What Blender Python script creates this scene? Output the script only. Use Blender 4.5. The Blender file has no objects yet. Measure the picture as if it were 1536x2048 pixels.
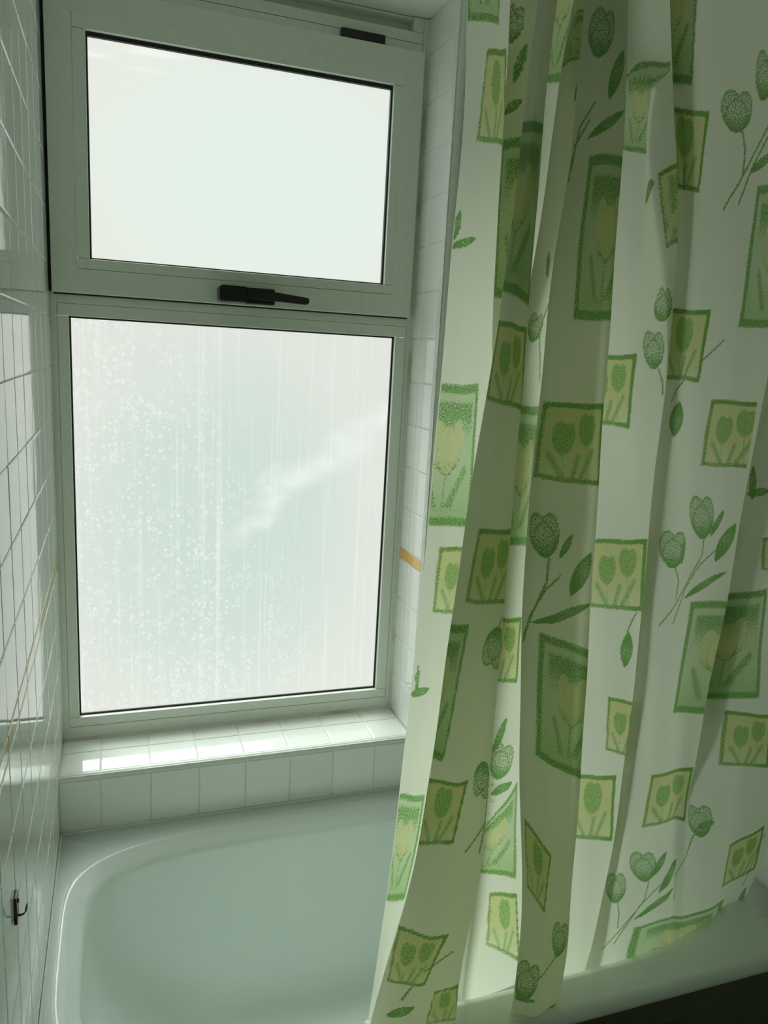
import bpy, bmesh, math, random, json
import numpy as np
from mathutils import Matrix, Vector
random.seed(7)
sc = bpy.context.scene
S, Z0 = 0.1, 0.69            # one tile pitch is 0.1 m; the window sill stands 0.69 m above the floor
def W(x, y, z): return Vector((x*S, y*S, Z0 + z*S))

# ---------------------------------------------------------------- camera
cam = bpy.data.cameras.new('camera'); co = bpy.data.objects.new('camera', cam); sc.collection.objects.link(co)
R = ((0.94475535, 0.32746546, 0.014272), (-0.32330584, 0.92381942, 0.20501467), (0.05395048, -0.19830293, 0.97865484))
right = Vector([R[i][0] for i in range(3)]); fwd = Vector([R[i][1] for i in range(3)]); up = Vector([R[i][2] for i in range(3)])
m = Matrix.Identity(4); loc = W(1.24864, -15.36236, 8.73616)
for i in range(3): m[i][0], m[i][1], m[i][2], m[i][3] = right[i], up[i], -fwd[i], loc[i]
co.matrix_world = m
cam.sensor_fit = 'VERTICAL'; cam.sensor_height = 24.0; cam.sensor_width = 24.0
cam.lens = 1527.046/2048*24.0; cam.clip_start = 0.01
sc.camera = co
# ---------------------------------------------------------------- world and exposure
world = bpy.data.worlds.new('overcast_sky'); sc.world = world; world.use_nodes = True
world.node_tree.nodes['Background'].inputs['Color'].default_value = (0.86, 0.93, 0.9, 1)
world.node_tree.nodes['Background'].inputs['Strength'].default_value = 0.9
vs = sc.view_settings; vs.view_transform = 'Standard'; vs.look = 'None'; vs.gamma = 1.0; vs.use_curve_mapping = False
vs.exposure = 0.0
PANE = 0.95                   # strength of the daylight scattered by the frosted panes
# broad soft daylight lamp added high outside the window to brighten the room
sl = bpy.data.lights.new('sun_fill', 'SUN'); sl.energy = 39.0; sl.angle = math.radians(50); sl.color = (.98, 1.0, .97)
so = bpy.data.objects.new('sun_fill', sl); sc.collection.objects.link(so); so.location = (-.5, 4, 5)
so.rotation_euler = Vector((-.24, 1.0, 1.0)).to_track_quat('Z', 'Y').to_euler()
sc.cycles.max_bounces = 14; sc.cycles.diffuse_bounces = 8; sc.cycles.glossy_bounces = 5; sc.cycles.transmission_bounces = 8
sc.cycles.sample_clamp_indirect = 6.0

# ---------------------------------------------------------------- helpers
C = sc.collection
def link(name, me, mat=None, parent=None, smooth=False):
    o = bpy.data.objects.new(name, me); C.objects.link(o)
    if mat is not None and len(me.materials) == 0: me.materials.append(mat)
    if parent is not None: o.parent = parent
    if smooth: me.shade_smooth()
    return o
def tag(o, label=None, cat=None, group=None, kind=None):
    for k, v in (('label', label), ('category', cat), ('group', group), ('kind', kind)):
        if v: o[k] = v
    return o
def empty(name, loc=(0,0,0)):
    o = bpy.data.objects.new(name, None); C.objects.link(o); o.location = loc; o.empty_display_size = .02; return o
def new_bm(): return bmesh.new()
def box(bm, x0, x1, y0, y1, z0, z1, bev=0.0):
    vs_ = [bm.verts.new(W(x, y, z)) for x in (x0, x1) for y in (y0, y1) for z in (z0, z1)]
    f = [(0,1,3,2),(4,6,7,5),(0,4,5,1),(2,3,7,6),(0,2,6,4),(1,5,7,3)]
    fs = [bm.faces.new([vs_[i] for i in q]) for q in f]
    if bev:
        es = list({e for q in fs for e in q.edges})
        bmesh.ops.bevel(bm, geom=es, offset=bev*S, segments=2, affect='EDGES', profile=.6)
def prism(bm, pts, axis, a0, a1):
    """extrude a closed 2-D outline along an axis ('x','y' or 'z') from a0 to a1"""
    def P(p, a):
        if axis == 'x': return W(a, p[0], p[1])
        if axis == 'y': return W(p[0], a, p[1])
        return W(p[0], p[1], a)
    A = [bm.verts.new(P(p, a0)) for p in pts]; B = [bm.verts.new(P(p, a1)) for p in pts]
    n = len(pts)
    bm.faces.new(A); bm.faces.new(B[::-1])
    for i in range(n): bm.faces.new((A[i], B[i], B[(i+1) % n], A[(i+1) % n]))
def done(bm, name, mat, parent=None, smooth=False, rel=True):
    bmesh.ops.recalc_face_normals(bm, faces=bm.faces[:])
    me = bpy.data.meshes.new(name); bm.to_mesh(me); bm.free()
    o = link(name, me, mat, parent, smooth)
    if parent is not None and rel:
        p = parent; off = Vector((0,0,0))
        while p is not None: off += p.location; p = p.parent
        me.transform(Matrix.Translation(-off))
    return o
def tube(bm, pts, r, seg=12):
    """round bar through world points given in tile units"""
    P = [W(*p) for p in pts]; rings = []
    for i, p in enumerate(P):
        d = (P[min(i+1, len(P)-1)] - P[max(i-1, 0)]).normalized()
        a = d.cross(Vector((0,0,1)) if abs(d.z) < .9 else Vector((1,0,0))).normalized(); b = d.cross(a)
        rr = (r[i] if isinstance(r, (list, tuple)) else r)*S
        rings.append([bm.verts.new(p + rr*(math.cos(t)*a + math.sin(t)*b)) for t in [2*math.pi*k/seg for k in range(seg)]])
    for A, B in zip(rings, rings[1:]):
        for k in range(seg): bm.faces.new((A[k], A[(k+1) % seg], B[(k+1) % seg], B[k]))
    bm.faces.new(rings[0]); bm.faces.new(rings[-1][::-1])

# ---------------------------------------------------------------- materials
class NT:
    def __init__(s, name):
        s.m = bpy.data.materials.new(name); s.m.use_nodes = True; s.t = s.m.node_tree; s.t.nodes.clear()
        s.out = s.n('ShaderNodeOutputMaterial')
    def n(s, typ, ins=None, **kw):
        nd = s.t.nodes.new(typ)
        for k, v in kw.items(): setattr(nd, k, v)
        for k, v in (ins or {}).items(): s.set(nd.inputs[k], v)
        return nd
    def set(s, sock, v):
        if hasattr(v, 'links') or isinstance(v, bpy.types.NodeSocket): s.t.links.new(v, sock)
        else:
            if isinstance(v, tuple) and len(v) == 3 and sock.type == 'RGBA': v = v + (1,)
            sock.default_value = v
    def math(s, op, a, b=None, c=None, clamp=False):
        nd = s.n('ShaderNodeMath', operation=op, use_clamp=clamp)
        for i, v in enumerate((a, b, c)):
            if v is not None: s.set(nd.inputs[i], v)
        return nd.outputs[0]
    def mix(s, f, a, b):
        nd = s.n('ShaderNodeMix', data_type='RGBA'); s.set(nd.inputs[0], f); s.set(nd.inputs[6], a); s.set(nd.inputs[7], b)
        return nd.outputs[2]
    def step(s, v, lo, hi, a=0.0, b=1.0):
        nd = s.n('ShaderNodeMapRange', interpolation_type='SMOOTHSTEP', clamp=True)
        for k, x in (('Value', v), ('From Min', lo), ('From Max', hi), ('To Min', a), ('To Max', b)): s.set(nd.inputs[k], x)
        return nd.outputs[0]
    def noise(s, vec, scale, detail=2.0, rough=.5):
        return s.n('ShaderNodeTexNoise', {'Vector': vec, 'Scale': scale, 'Detail': detail, 'Roughness': rough}).outputs[0]
    def obj(s): return s.n('ShaderNodeTexCoord').outputs['Object']
    def geo(s): return s.n('ShaderNodeNewGeometry').outputs['Position']
    def mapped(s, vec, scale): return s.n('ShaderNodeMapping', {'Vector': vec, 'Scale': scale}).outputs[0]
    def bump(s, h, strength, dist): return s.n('ShaderNodeBump', {'Height': h, 'Strength': strength, 'Distance': dist}).outputs[0]
    def principled(s, **ins):
        nd = s.n('ShaderNodeBsdfPrincipled', {k.replace('_', ' '): v for k, v in ins.items()})
        s.t.links.new(nd.outputs[0], s.out.inputs[0]); return nd
def simple(name, col, rough=.5, nscale=40, var=.06, bump=0.0, metallic=0.0):
    t = NT(name); g = t.geo()
    n = t.noise(g, nscale, 3)
    c = t.mix(t.step(n, .3, .7), tuple(x*(1-var) for x in col), tuple(min(1, x*(1+var)) for x in col))
    kw = dict(Base_Color=c, Roughness=rough, Metallic=metallic)
    if bump: kw['Normal'] = t.bump(n, bump, .002)
    t.principled(**kw); return t.m
def tile_material(name, col):
    t = NT(name); oi = t.n('ShaderNodeObjectInfo').outputs['Random']; g = t.geo()
    c = t.mix(oi, tuple(x*.965 for x in col), tuple(min(1, x*1.02) for x in col))
    wav = t.noise(g, 14, 1)
    t.principled(Base_Color=c, Roughness=.07, Normal=t.bump(wav, .10, .004))
    return t.m
M_TILE = tile_material('glazed_white_tile', (.86, .88, .845))
M_BORDER = tile_material('glazed_ochre_border', (.78, .47, .16))
M_BORDER_LIT = tile_material('glazed_ochre_border_lit', (.82, .68, .42))  # same orange border, paled in colour for the light on the left wall
M_GROUT = simple('pale_grout', (.74, .76, .69), .85, 60, .08, .3)
M_PLASTER = simple('white_plaster', (.86, .87, .83), .8, 25, .03, .15)
M_FLOOR = simple('brown_floor', (.12, .10, .07), .5, 20, .2)
M_FRAME = simple('pale_grey_green_frame_paint', (.76, .81, .72), .38, 90, .02)
M_BEAD = simple('pale_grey_green_bead_paint', (.78, .83, .75), .34, 90, .02)
M_BLACK = simple('black_plastic', (.005, .005, .005), .3, 90, .2)
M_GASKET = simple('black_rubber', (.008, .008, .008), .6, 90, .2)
M_TRIM = simple('white_plastic_trim', (.80, .83, .78), .22, 60, .03)
M_TUB = simple('pale_mint_acrylic', (.82, .885, .85), .10, 6, .01)
M_PANEL_SHADE = simple('shaded_bath_panel', (.10, .105, .06), .5, 30, .1)  # dark base colour carries the shade of the unlit panel
M_STEEL = simple('dark_steel', (.10, .085, .07), .3, 90, .2, 0, .8)
M_PALE_PLASTIC = simple('rail_white_plastic', (.8, .8, .78), .3)
def sealant_material():
    t = NT('stained_sealant'); g = t.geo()
    n = t.noise(g, 7, 3, .6)
    t.principled(Base_Color=t.mix(t.step(n, .45, .75), (.74, .75, .67), (.52, .45, .31)), Roughness=.5)
    return t.m
M_SEAL = sealant_material()
def pane_material(name, lower):
    """frosted glass with daylight behind it; limescale spots, runs and wiped smears are marks on the glass"""
    t = NT(name); o = t.geo()
    sep = t.n('ShaderNodeSeparateXYZ', {0: o}); x, z = sep.outputs['X'], sep.outputs['Z']
    if lower:
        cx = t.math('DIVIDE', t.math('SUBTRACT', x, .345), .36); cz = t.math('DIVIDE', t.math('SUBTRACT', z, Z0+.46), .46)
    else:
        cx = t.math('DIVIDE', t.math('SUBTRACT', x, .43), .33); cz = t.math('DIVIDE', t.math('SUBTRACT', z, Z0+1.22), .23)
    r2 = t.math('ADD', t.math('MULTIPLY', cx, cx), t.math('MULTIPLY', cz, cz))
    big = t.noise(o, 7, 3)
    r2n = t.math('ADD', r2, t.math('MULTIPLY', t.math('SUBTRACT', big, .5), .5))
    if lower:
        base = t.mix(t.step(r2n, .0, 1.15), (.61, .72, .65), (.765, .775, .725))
        run = t.noise(t.mapped(o, (55, 1, .9)), 1.0, 3, .6)
        run2 = t.noise(t.mapped(o, (160, 1, 2.2)), 1.0, 2)
        runs = t.math('ADD', t.step(run, .56, .70, 0, .55), t.step(run2, .58, .72, 0, .40))
        vor = t.n('ShaderNodeTexVoronoi', {'Vector': t.mapped(o, (1, 0, 1)), 'Scale': 80.0, 'Randomness': 1.0})
        rnd = t.n('ShaderNodeSeparateColor', {0: vor.outputs['Color']}).outputs[0]
        rad = t.math('MULTIPLY', rnd, .42)
        ring = t.math('SUBTRACT', 1.0, t.step(t.math('ABSOLUTE', t.math('SUBTRACT', vor.outputs['Distance'], rad)), .02, .13))
        vor2 = t.n('ShaderNodeTexVoronoi', {'Vector': t.mapped(o, (1, 0, 1)), 'Scale': 190.0})
        dots = t.step(vor2.outputs['Distance'], .30, .12)
        where = t.math('MULTIPLY', t.step(t.noise(o, 13, 3), .32, .52), t.step(t.math('ADD', cx, t.math('MULTIPLY', cz, .55)), .75, -.25))
        spots = t.math('MULTIPLY', t.math('ADD', t.math('MULTIPLY', ring, .9), t.math('MULTIPLY', dots, .8)), where)
        # wiped diagonal smear, rising to the right
        dg = t.math('ADD', t.math('SUBTRACT', cz, t.math('MULTIPLY', cx, .62)), t.math('MULTIPLY', t.math('SUBTRACT', big, .5), .45))
        sm = t.math('MULTIPLY', t.step(t.math('ABSOLUTE', t.math('SUBTRACT', dg, -.02)), .17, .02), t.step(cx, -.15, .35))
        sm = t.math('MULTIPLY', sm, t.step(t.noise(t.mapped(o, (9, 1, 22)), 1.0, 3), .35, .65, .35, .9))
        f = t.math('ADD', t.math('ADD', runs, spots), sm, clamp=True)
        col = t.mix(t.math('MULTIPLY', f, .85), base, (.875, .925, .875))
    else:
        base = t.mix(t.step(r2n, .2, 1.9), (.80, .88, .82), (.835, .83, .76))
        sw = t.noise(t.mapped(o, (3, 1, 26)), 1.0, 3)
        f = t.math('MULTIPLY', t.step(sw, .56, .7), t.math('MULTIPLY', t.step(cz, .35, .8), t.step(cx, .1, -.5)))
        col = t.mix(f, base, (.95, .96, .92))
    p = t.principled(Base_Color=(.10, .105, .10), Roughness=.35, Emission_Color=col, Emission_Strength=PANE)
    tr = t.n('ShaderNodeBsdfTransparent', {0: (.95, 1.0, .97)})
    mx = t.n('ShaderNodeMixShader', {0: .30, 1: p.outputs[0], 2: tr.outputs[0]})
    t.t.links.new(mx.outputs[0], t.out.inputs[0])
    return t.m
M_PANE_UP = pane_material('frosted_glass_clear', False)
M_PANE_LOW = pane_material('frosted_glass_limescale', True)
def curtain_material():
    t = NT('printed_curtain_cloth')
    at = t.n('ShaderNodeAttribute', attribute_name='print'); s = t.n('ShaderNodeSeparateColor', {0: at.outputs['Color']})
    uv = t.n('ShaderNodeAttribute', attribute_name='cloth').outputs['Vector']
    fine = t.noise(uv, 560, 2, .6); streak = t.noise(t.mapped(uv, (900, 260, 1)), 1.0, 2, .6); soft = t.noise(uv, 60, 2)
    crayon = t.math('ADD', t.math('MULTIPLY', fine, .6), t.math('MULTIPLY', streak, .4))
    lum = (.89, .905, .91)
    c = t.mix(s.outputs[1], lum, t.mix(t.step(soft, .3, .7), (.78, .74, .45), (.70, .76, .45)))
    c = t.mix(t.math('MULTIPLY', s.outputs[2], t.step(crayon, .25, .6, .45, .85)), c, (.36, .60, .22))
    d = t.math('ADD', t.math('MULTIPLY', s.outputs[0], 1.0), t.math('MULTIPLY', t.math('SUBTRACT', crayon, .5), 3.2))
    d = t.math('MULTIPLY', t.step(d, .22, .72), t.step(s.outputs[0], .03, .25))
    c = t.mix(t.math('MULTIPLY', d, .93), c, (.155, .385, .085))
    weave = t.noise(uv, 1500, 1)
    crease = t.bump(t.math('ADD', t.noise(uv, 25, 3), t.math('MULTIPLY', weave, .03)), .25, .004)
    tr = t.n('ShaderNodeMix', data_type='RGBA', blend_type='MULTIPLY'); tr.inputs[0].default_value = 1
    t.set(tr.inputs[6], c); t.set(tr.inputs[7], (1.0, 1.0, .82))
    dif = t.n('ShaderNodeBsdfDiffuse', {'Color': c, 'Normal': crease})
    trn = t.n('ShaderNodeBsdfTranslucent', {'Color': tr.outputs[2], 'Normal': crease})
    gl = t.n('ShaderNodeBsdfGlossy', {'Roughness': .45, 'Color': (1, 1, 1), 'Normal': crease})
    m1 = t.n('ShaderNodeMixShader', {0: .68, 1: dif.outputs[0], 2: trn.outputs[0]})
    m2 = t.n('ShaderNodeMixShader', {0: .03, 1: m1.outputs[0], 2: gl.outputs[0]})
    t.t.links.new(m2.outputs[0], t.out.inputs[0]); return t.m
M_CURTAIN = curtain_material()

# ---------------------------------------------------------------- room shell
D, WX, HT, RIM = 1.563, 7.70, 15.87, -1.277   # recess depth, window width, ceiling height, bath rim (tile units above the sill)
XR, YF, ZF = 13.45, -21.0, -6.9                # right wall, wall behind the viewer, floor
G, GB = .06, .016                              # tile thickness; how far the grout lies below the glaze
bm = new_bm(); box(bm, -1.0, -GB, YF, D+.6, ZF, HT); wall_left = tag(done(bm, 'wall_left', M_GROUT), kind='structure')
bm = new_bm()
box(bm, -1.0, XR+1, GB, D+.40, ZF, -GB)
box(bm, WX+GB, XR+1, GB, D+.6, -GB, HT)
wall_back = tag(done(bm, 'wall_back', M_GROUT), kind='structure')
bm = new_bm(); box(bm, XR, XR+1, YF, G, ZF, HT); tag(done(bm, 'wall_right', M_TILE), kind='structure')
bm = new_bm(); box(bm, -1, XR+1, YF-1, YF, ZF, HT); tag(done(bm, 'wall_front', M_PLASTER), kind='structure')
bm = new_bm(); box(bm, -1, XR+1, YF-1, D+2.2, ZF-1, ZF); tag(done(bm, 'floor', M_FLOOR), kind='structure')
bm = new_bm(); box(bm, -1, XR+1, YF-1, D+2.2, HT, HT+1); tag(done(bm, 'ceiling', M_PLASTER), kind='structure')

# glazed tiles: one mesh per size, shared; each tile an object of its own under its wall
_tm = {}
def tile_mesh(a, b, mat):
    key = (round(a, 3), round(b, 3), mat.name)
    if key in _tm: return _tm[key]
    e, d = .014, .010; bm = bmesh.new(); L = []
    for (ins, h) in ((0, 0), (0, G-d), (e, G-.002), (e*2.2, G)):
        L.append([bm.verts.new((S*x, S*y, S*h)) for x, y in ((ins, ins), (a-ins, ins), (a-ins, b-ins), (ins, b-ins))])
    for A, B in zip(L, L[1:]):
        for k in range(4): bm.faces.new((A[k], A[(k+1) % 4], B[(k+1) % 4], B[k]))
    bm.faces.new(L[-1]); bmesh.ops.recalc_face_normals(bm, faces=bm.faces[:])
    me = bpy.data.meshes.new('tile'); bm.to_mesh(me); bm.free(); me.materials.append(mat); _tm[key] = me; return me
def put_tile(parent, org, ux, uy, a, b, mat=None, name='tile'):
    me = tile_mesh(a, b, mat or M_TILE); o = bpy.data.objects.new(name, me); C.objects.link(o); o.parent = parent
    ux, uy = Vector(ux), Vector(uy); n = ux.cross(uy); p = W(*org)
    mm = Matrix.Identity(4)
    for i in range(3): mm[i][0], mm[i][1], mm[i][2], mm[i][3] = ux[i], uy[i], n[i], p[i]
    tilt = Matrix.Rotation(random.gauss(0, .0016), 4, 'X') @ Matrix.Rotation(random.gauss(0, .0016), 4, 'Y')
    o.matrix_world = mm @ tilt; o.matrix_parent_inverse = Matrix.Identity(4)
GAP = .017
rows = []                                      # (z of lower edge, height, is border)
rows.append((RIM+.02, .25, 0)); rows.append((-.99, .99, 0))
for k in range(4): rows.append((.99*k+.005, .99, 0))
rows.append((3.97, .27, 1))
for k in range(12):
    z = 4.25+.99*k; rows.append((z, min(.99, HT-z-.01), 0))
ycols = [.585-.99*k for k in range(10)]        # joints of the left wall run into the room
for z, h, bd in rows:
    put_tile(wall_left, (-G, .585+GAP/2, z+GAP/2), (0,1,0), (0,0,1), D-.60, h-GAP, M_BORDER_LIT if bd else None, 'border_tile' if bd else 'tile')
    for y in ycols:
        put_tile(wall_left, (-G, y-.99+GAP/2, z+GAP/2), (0,1,0), (0,0,1), .99-GAP, h-GAP, M_BORDER_LIT if bd else None, 'border_tile' if bd else 'tile')
# reveal on the right of the window, facing left
for z, h, bd in rows[2:]:
    for y0, y1 in ((.14, .99), (.99, D)):
        put_tile(wall_back, (WX+G, y1-GAP/2, z+GAP/2), (0,-1,0), (0,0,1), y1-y0-GAP, h-GAP, M_BORDER if bd else None, 'border_tile' if bd else 'tile')
# window sill and the row of tiles under it
xs = [0.0] + [.80+i for i in range(7)] + [WX]
for x0, x1 in zip(xs, xs[1:]):
    for y0, y1 in ((.13, .99), (.99, D)):
        put_tile(wall_back, (x0+GAP/2, y0+GAP/2, -G), (1,0,0), (0,1,0), x1-x0-GAP, y1-y0-GAP)
xs = [0.0] + [.80+i for i in range(12)] + [XR]
for x0, x1 in zip(xs, xs[1:]):
    top = -.12 if x0 < WX else -.03
    put_tile(wall_back, (x0+GAP/2, G, RIM+.015), (1,0,0), (0,0,1), x1-x0-GAP, top-RIM-.02)
# rounded edge trims
def quad_profile(cx, cy, r, sx, sy, n=8):
    return [(cx + sx*r*math.cos(t), cy + sy*r*math.sin(t)) for t in [math.pi/2*k/n for k in range(n+1)]] + [(cx, cy)]
bm = new_bm(); prism(bm, [(y, z) for y, z in quad_profile(.115, -.11, .115, -1, 1)], 'x', 0.0, WX+.02)
tag(done(bm, 'trim_1', M_TRIM, smooth=False), kind='structure')
bm = new_bm(); prism(bm, [(x, y) for x, y in quad_profile(WX+.17, .13, .17, -1, -1)], 'z', -.02, HT)
tag(done(bm, 'trim_2', M_TRIM), kind='structure')

# ---------------------------------------------------------------- window
window = tag(empty('window_1', W(WX/2, D, 0)), kind='structure')
FB = D+.42                                    # back of the frame
bm = new_bm()
box(bm, -.055, .13, D, FB, .02, HT-.02, .012); box(bm, 7.56, WX+.055, D, FB, .02, HT-.02, .012)
box(bm, .12, 7.57, D, FB, .02, .31, .012)
box(bm, .12, 7.57, D, FB, 9.455, 9.70, .012)
done(bm, 'frame', M_FRAME, window)
bm = new_bm()
box(bm, .135, 7.555, D+.01, FB, 15.36, 15.57, .01); done(bm, 'head_rail', M_FRAME, window)
bm = new_bm()
box(bm, .135, 7.555, D+.015, FB, 15.10, 15.35, .01); done(bm, 'head_bead', M_FRAME, window)
bm = new_bm(); box(bm, .135, 7.32, D+.34, FB, 15.57, HT-.02); box(bm, 7.32, 7.555, D, FB, 15.575, HT-.02, .01); box(bm, .135, .3, D, FB, 15.575, HT-.02, .01)
box(bm, .3, 7.32, D+.05, FB, HT-.06, HT-.02)
done(bm, 'head_slot', M_FRAME, window)
def mitred_frame(bm, x0, x1, z0, z1, w, yf, yb, ch=.012):
    """a rectangular frame with mitred corners, its inner and outer front edges softened"""
    def ring(ins, y): return [bm.verts.new(W(x, y, z)) for x, z in ((x0+ins, z0+ins), (x1-ins, z0+ins), (x1-ins, z1-ins), (x0+ins, z1-ins))]
    L = [ring(0, yb), ring(0, yf+ch), ring(ch, yf), ring(w-ch, yf), ring(w, yf+ch), ring(w, yb)]
    for A, B in zip(L, L[1:]+L[:1]):
        for k in range(4): bm.faces.new((A[k], A[(k+1) % 4], B[(k+1) % 4], B[k]))
def glazing(parent, x0, x1, z0, z1, gx0, gx1, gz0, gz1, yf, yg, mat, tb, bb):
    """beads round one pane, its rubber gasket and the pane itself"""
    g = .007
    for a in ((x0+g, x1-g, gz1, z1-g), (x0+g, x1-g, z0+g, gz0)):
        bm = new_bm(); box(bm, a[0], a[1], yf, yg+.06, a[2], a[3], .012); done(bm, 'bead', M_BEAD, parent)
    for a in ((x0+g, gx0), (gx1, x1-g)):
        bm = new_bm(); box(bm, a[0], a[1], yf+.002, yg+.06, gz0+g, gz1-g, .012); done(bm, 'bead', M_BEAD, parent)
    bm = new_bm(); mitred_frame(bm, gx0-.01, gx1+.01, gz0-.01, gz1+.01, .045, yg-.045, yg+.01, .006) if not tb else mitred_frame(bm, gx0-.01, gx1+.01, gz0-.01, gz1+.01, .045, yg-.09, yg+.01, .006)
    if tb: box(bm, gx0, gx1, yg-.08, yg+.005, gz1-.075, gz1)
    done(bm, 'gasket', M_GASKET, parent)
    bm = new_bm(); box(bm, gx0-.02, gx1+.02, yg, yg+.05, gz0-.02, gz1+.02); done(bm, 'glass_pane', mat, parent)
YS = 1.41                                      # front of the opening sash, proud of the frame
bm = new_bm(); mitred_frame(bm, .06, 7.56, 9.65, 15.15, .47, YS, D+.1)
sash = done(bm, 'sash', M_FRAME, window)
glazing(sash, .53, 7.13, 10.12, 14.70, .77, 6.91, 10.32, 14.43, YS+.012, D+.05, M_PANE_UP, 1, 0)
glazing(window, .13, 7.56, .31, 9.455, .345, 7.30, .53, 9.21, D+.008, D+.17, M_PANE_LOW, 0, 0)
# black backing strip behind the sash edge (the weather seal in the gap)
bm = new_bm(); mitred_frame(bm, .09, 7.53, 9.62, 15.13, .12, YS+.10, D+.06, .004); done(bm, 'seal_and_gap_shade', M_GASKET, window)
# handle of the sash: rose, pivot block, lever
bm = new_bm(); box(bm, 3.80, 4.44, YS-.10, YS+.005, 9.69, 10.02, .03)
rose = done(bm, 'handle', M_BLACK, sash)
bm = new_bm()
prof = [(3.24, 9.74), (3.28, 9.695), (3.80, 9.70), (3.84, 9.74), (3.84, 9.965), (3.79, 10.005), (3.29, 10.01), (3.245, 9.97)]
prism(bm, prof, 'y', YS-.42, YS+.005)
prof = [(3.78, 9.78), (4.5, 9.755), (5.06, 9.735), (5.10, 9.76), (5.11, 9.85), (5.07, 9.875), (4.4, 9.935), (3.78, 9.985)]
prism(bm, prof, 'y', YS-.46, YS-.26)
bmesh.ops.bevel(bm, geom=bm.edges[:], offset=.015*S, segments=2, affect='EDGES')
done(bm, 'lever', M_BLACK, sash)
for x0 in (1.03, 5.71):
    bm = new_bm(); box(bm, x0, x0+.96, D-.11, D+.03, 15.155, 15.345, .025); done(bm, 'hinge_cover', M_BLACK, window)
# sealant round the frame, stained at the corners
bm = new_bm()
prism(bm, [(D-.07, -.005), (D+.02, -.005), (D+.02, .065), (D-.02, .05), (D-.05, .02)], 'x', 0.01, WX)
prism(bm, [(WX+.01, D-.07), (WX+.01, D+.02), (WX-.07, D+.02), (WX-.05, D-.02), (WX-.02, D-.05)], 'z', .0, HT-.02)
done(bm, 'sealant_bead', M_SEAL, window)
bm = new_bm()
prism(bm, [(-.005, D-.02), (-.005, D+.12), (.03, D+.12), (.02, D)], 'z', .0, HT-.02)
done(bm, 'side_sealant', M_SEAL, window)
bm = new_bm(); box(bm, .005, .075, D-.06, D+.02, 9.66, 15.5); done(bm, 'seal_and_gap_shade', M_GASKET, window)  # black strip stands in for the shadow between sash and left wall

# ---------------------------------------------------------------- bathtub
tub = tag(empty('bathtub', W(6.7, -3.45, ZF)), 'pale mint bathtub with a rounded rim below the frosted window', 'bathtub')
X0, X1, Y1, Y0 = .03, XR-.03, -.03, -6.82
N = 180
angs = sorted([2*math.pi*k/N for k in range(N)])
cx0, cy0 = 6.42, -3.33
def rect_pt(a, ins=0.0, z=0):
    c, s = math.cos(a), math.sin(a); xa, xb, ya, yb = X0+ins*0, X1, Y0+ins, Y1
    tx = ((xb-cx0)/c if c > 1e-9 else (xa-cx0)/c if c < -1e-9 else 1e9); ty = ((yb-cy0)/s if s > 1e-9 else (ya-cy0)/s if s < -1e-9 else 1e9)
    q = min(tx, ty); return (cx0+q*c, cy0+q*s)
corner = [math.atan2(y-cy0, x-cx0) % (2*math.pi) for x in (X0, X1) for y in (Y0, Y1)]
for ca in corner:
    k = min(range(len(angs)), key=lambda i: abs(angs[i]-ca)); angs[k] = ca
def ell_pt(a, x0, x1, y0, y1, n):
    """superellipse inside the box, sampled by direction from the common centre"""
    mx, my, ax, ay = (x0+x1)/2, (y0+y1)/2, (x1-x0)/2, (y1-y0)/2
    c, s = math.cos(a), math.sin(a)
    lo, hi = 0.0, 20.0
    for _ in range(40):
        q = (lo+hi)/2
        f = abs((cx0+q*c-mx)/ax)**n + abs((cy0+q*s-my)/ay)**n
        if f < 1: lo = q
        else: hi = q
    return (cx0+lo*c, cy0+lo*s)
bm = new_bm(); rings = []
def add_ring(pts, z): rings.append([bm.verts.new(W(x, y, z)) for x, y in pts])
add_ring([rect_pt(a, .16) for a in angs], RIM-.24)
add_ring([rect_pt(a, .03) for a in angs], RIM-.19)
for th in (0.0, .35, .7, 1.05, 1.35, 1.57):
    add_ring([rect_pt(a, .17*(1-math.cos(th))) for a in angs], RIM-.17*(1-math.sin(th)))
add_ring([ell_pt(a, .22-.03, 12.62+.03, -6.16-.03, -.50+.03, 4.6) for a in angs], RIM)
for d_, z_ in ((0, -.006), (.035, -.025), (.13, -.09), (.23, -.17), (.285, -.225), (.32, -.32)):
    add_ring([ell_pt(a, .22+d_, 12.62-d_, -6.16+d_, -.50-d_, 4.6-.1*d_) for a in angs], RIM+z_)
for k in range(1, 23):
    ph = math.pi/2*k/22; g = (1-math.cos(ph))**1.0; dz = math.sin(ph)**.9
    add_ring([ell_pt(a, .54+3.0*g, 12.30-1.9*g, -5.84+1.15*g, -.82-1.15*g, 4.5-1.6*g) for a in angs], RIM-.32-3.3*dz)
last = [((v.co.x)/S, (v.co.y)/S) for v in rings[-1]]
for q in (.75, .45, .15):
    add_ring([(6.9+(x-6.9)*q, -3.35+(y+3.35)*q) for x, y in last], RIM-3.62-.06*(1-q))
for A, B in zip(rings, rings[1:]):
    for k in range(len(A)): bm.faces.new((A[k], B[k], B[(k+1) % len(A)], A[(k+1) % len(A)]))
bm.faces.new(rings[-1])
done(bm, 'tub_shell', M_TUB, tub, smooth=True)
bm = new_bm(); box(bm, X0+.05, X1-.05, Y0+.16, Y0+.26, ZF, RIM-.5, .02); done(bm, 'front_panel', M_PANEL_SHADE, tub)
bm = new_bm(); box(bm, X0+.05, X1-.05, Y0+.07, Y0+.28, RIM-.75, RIM-.22, .03); done(bm, 'panel_lip_shade', M_PANEL_SHADE, tub)  # dark strip stands in for the unlit front of the rim
bm = new_bm()
prism(bm, [(.0, RIM-.02), (-.04, RIM-.01), (-.02, RIM+.01), (-.005, RIM+.03)], 'x', 0.02, XR-.05)
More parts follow.
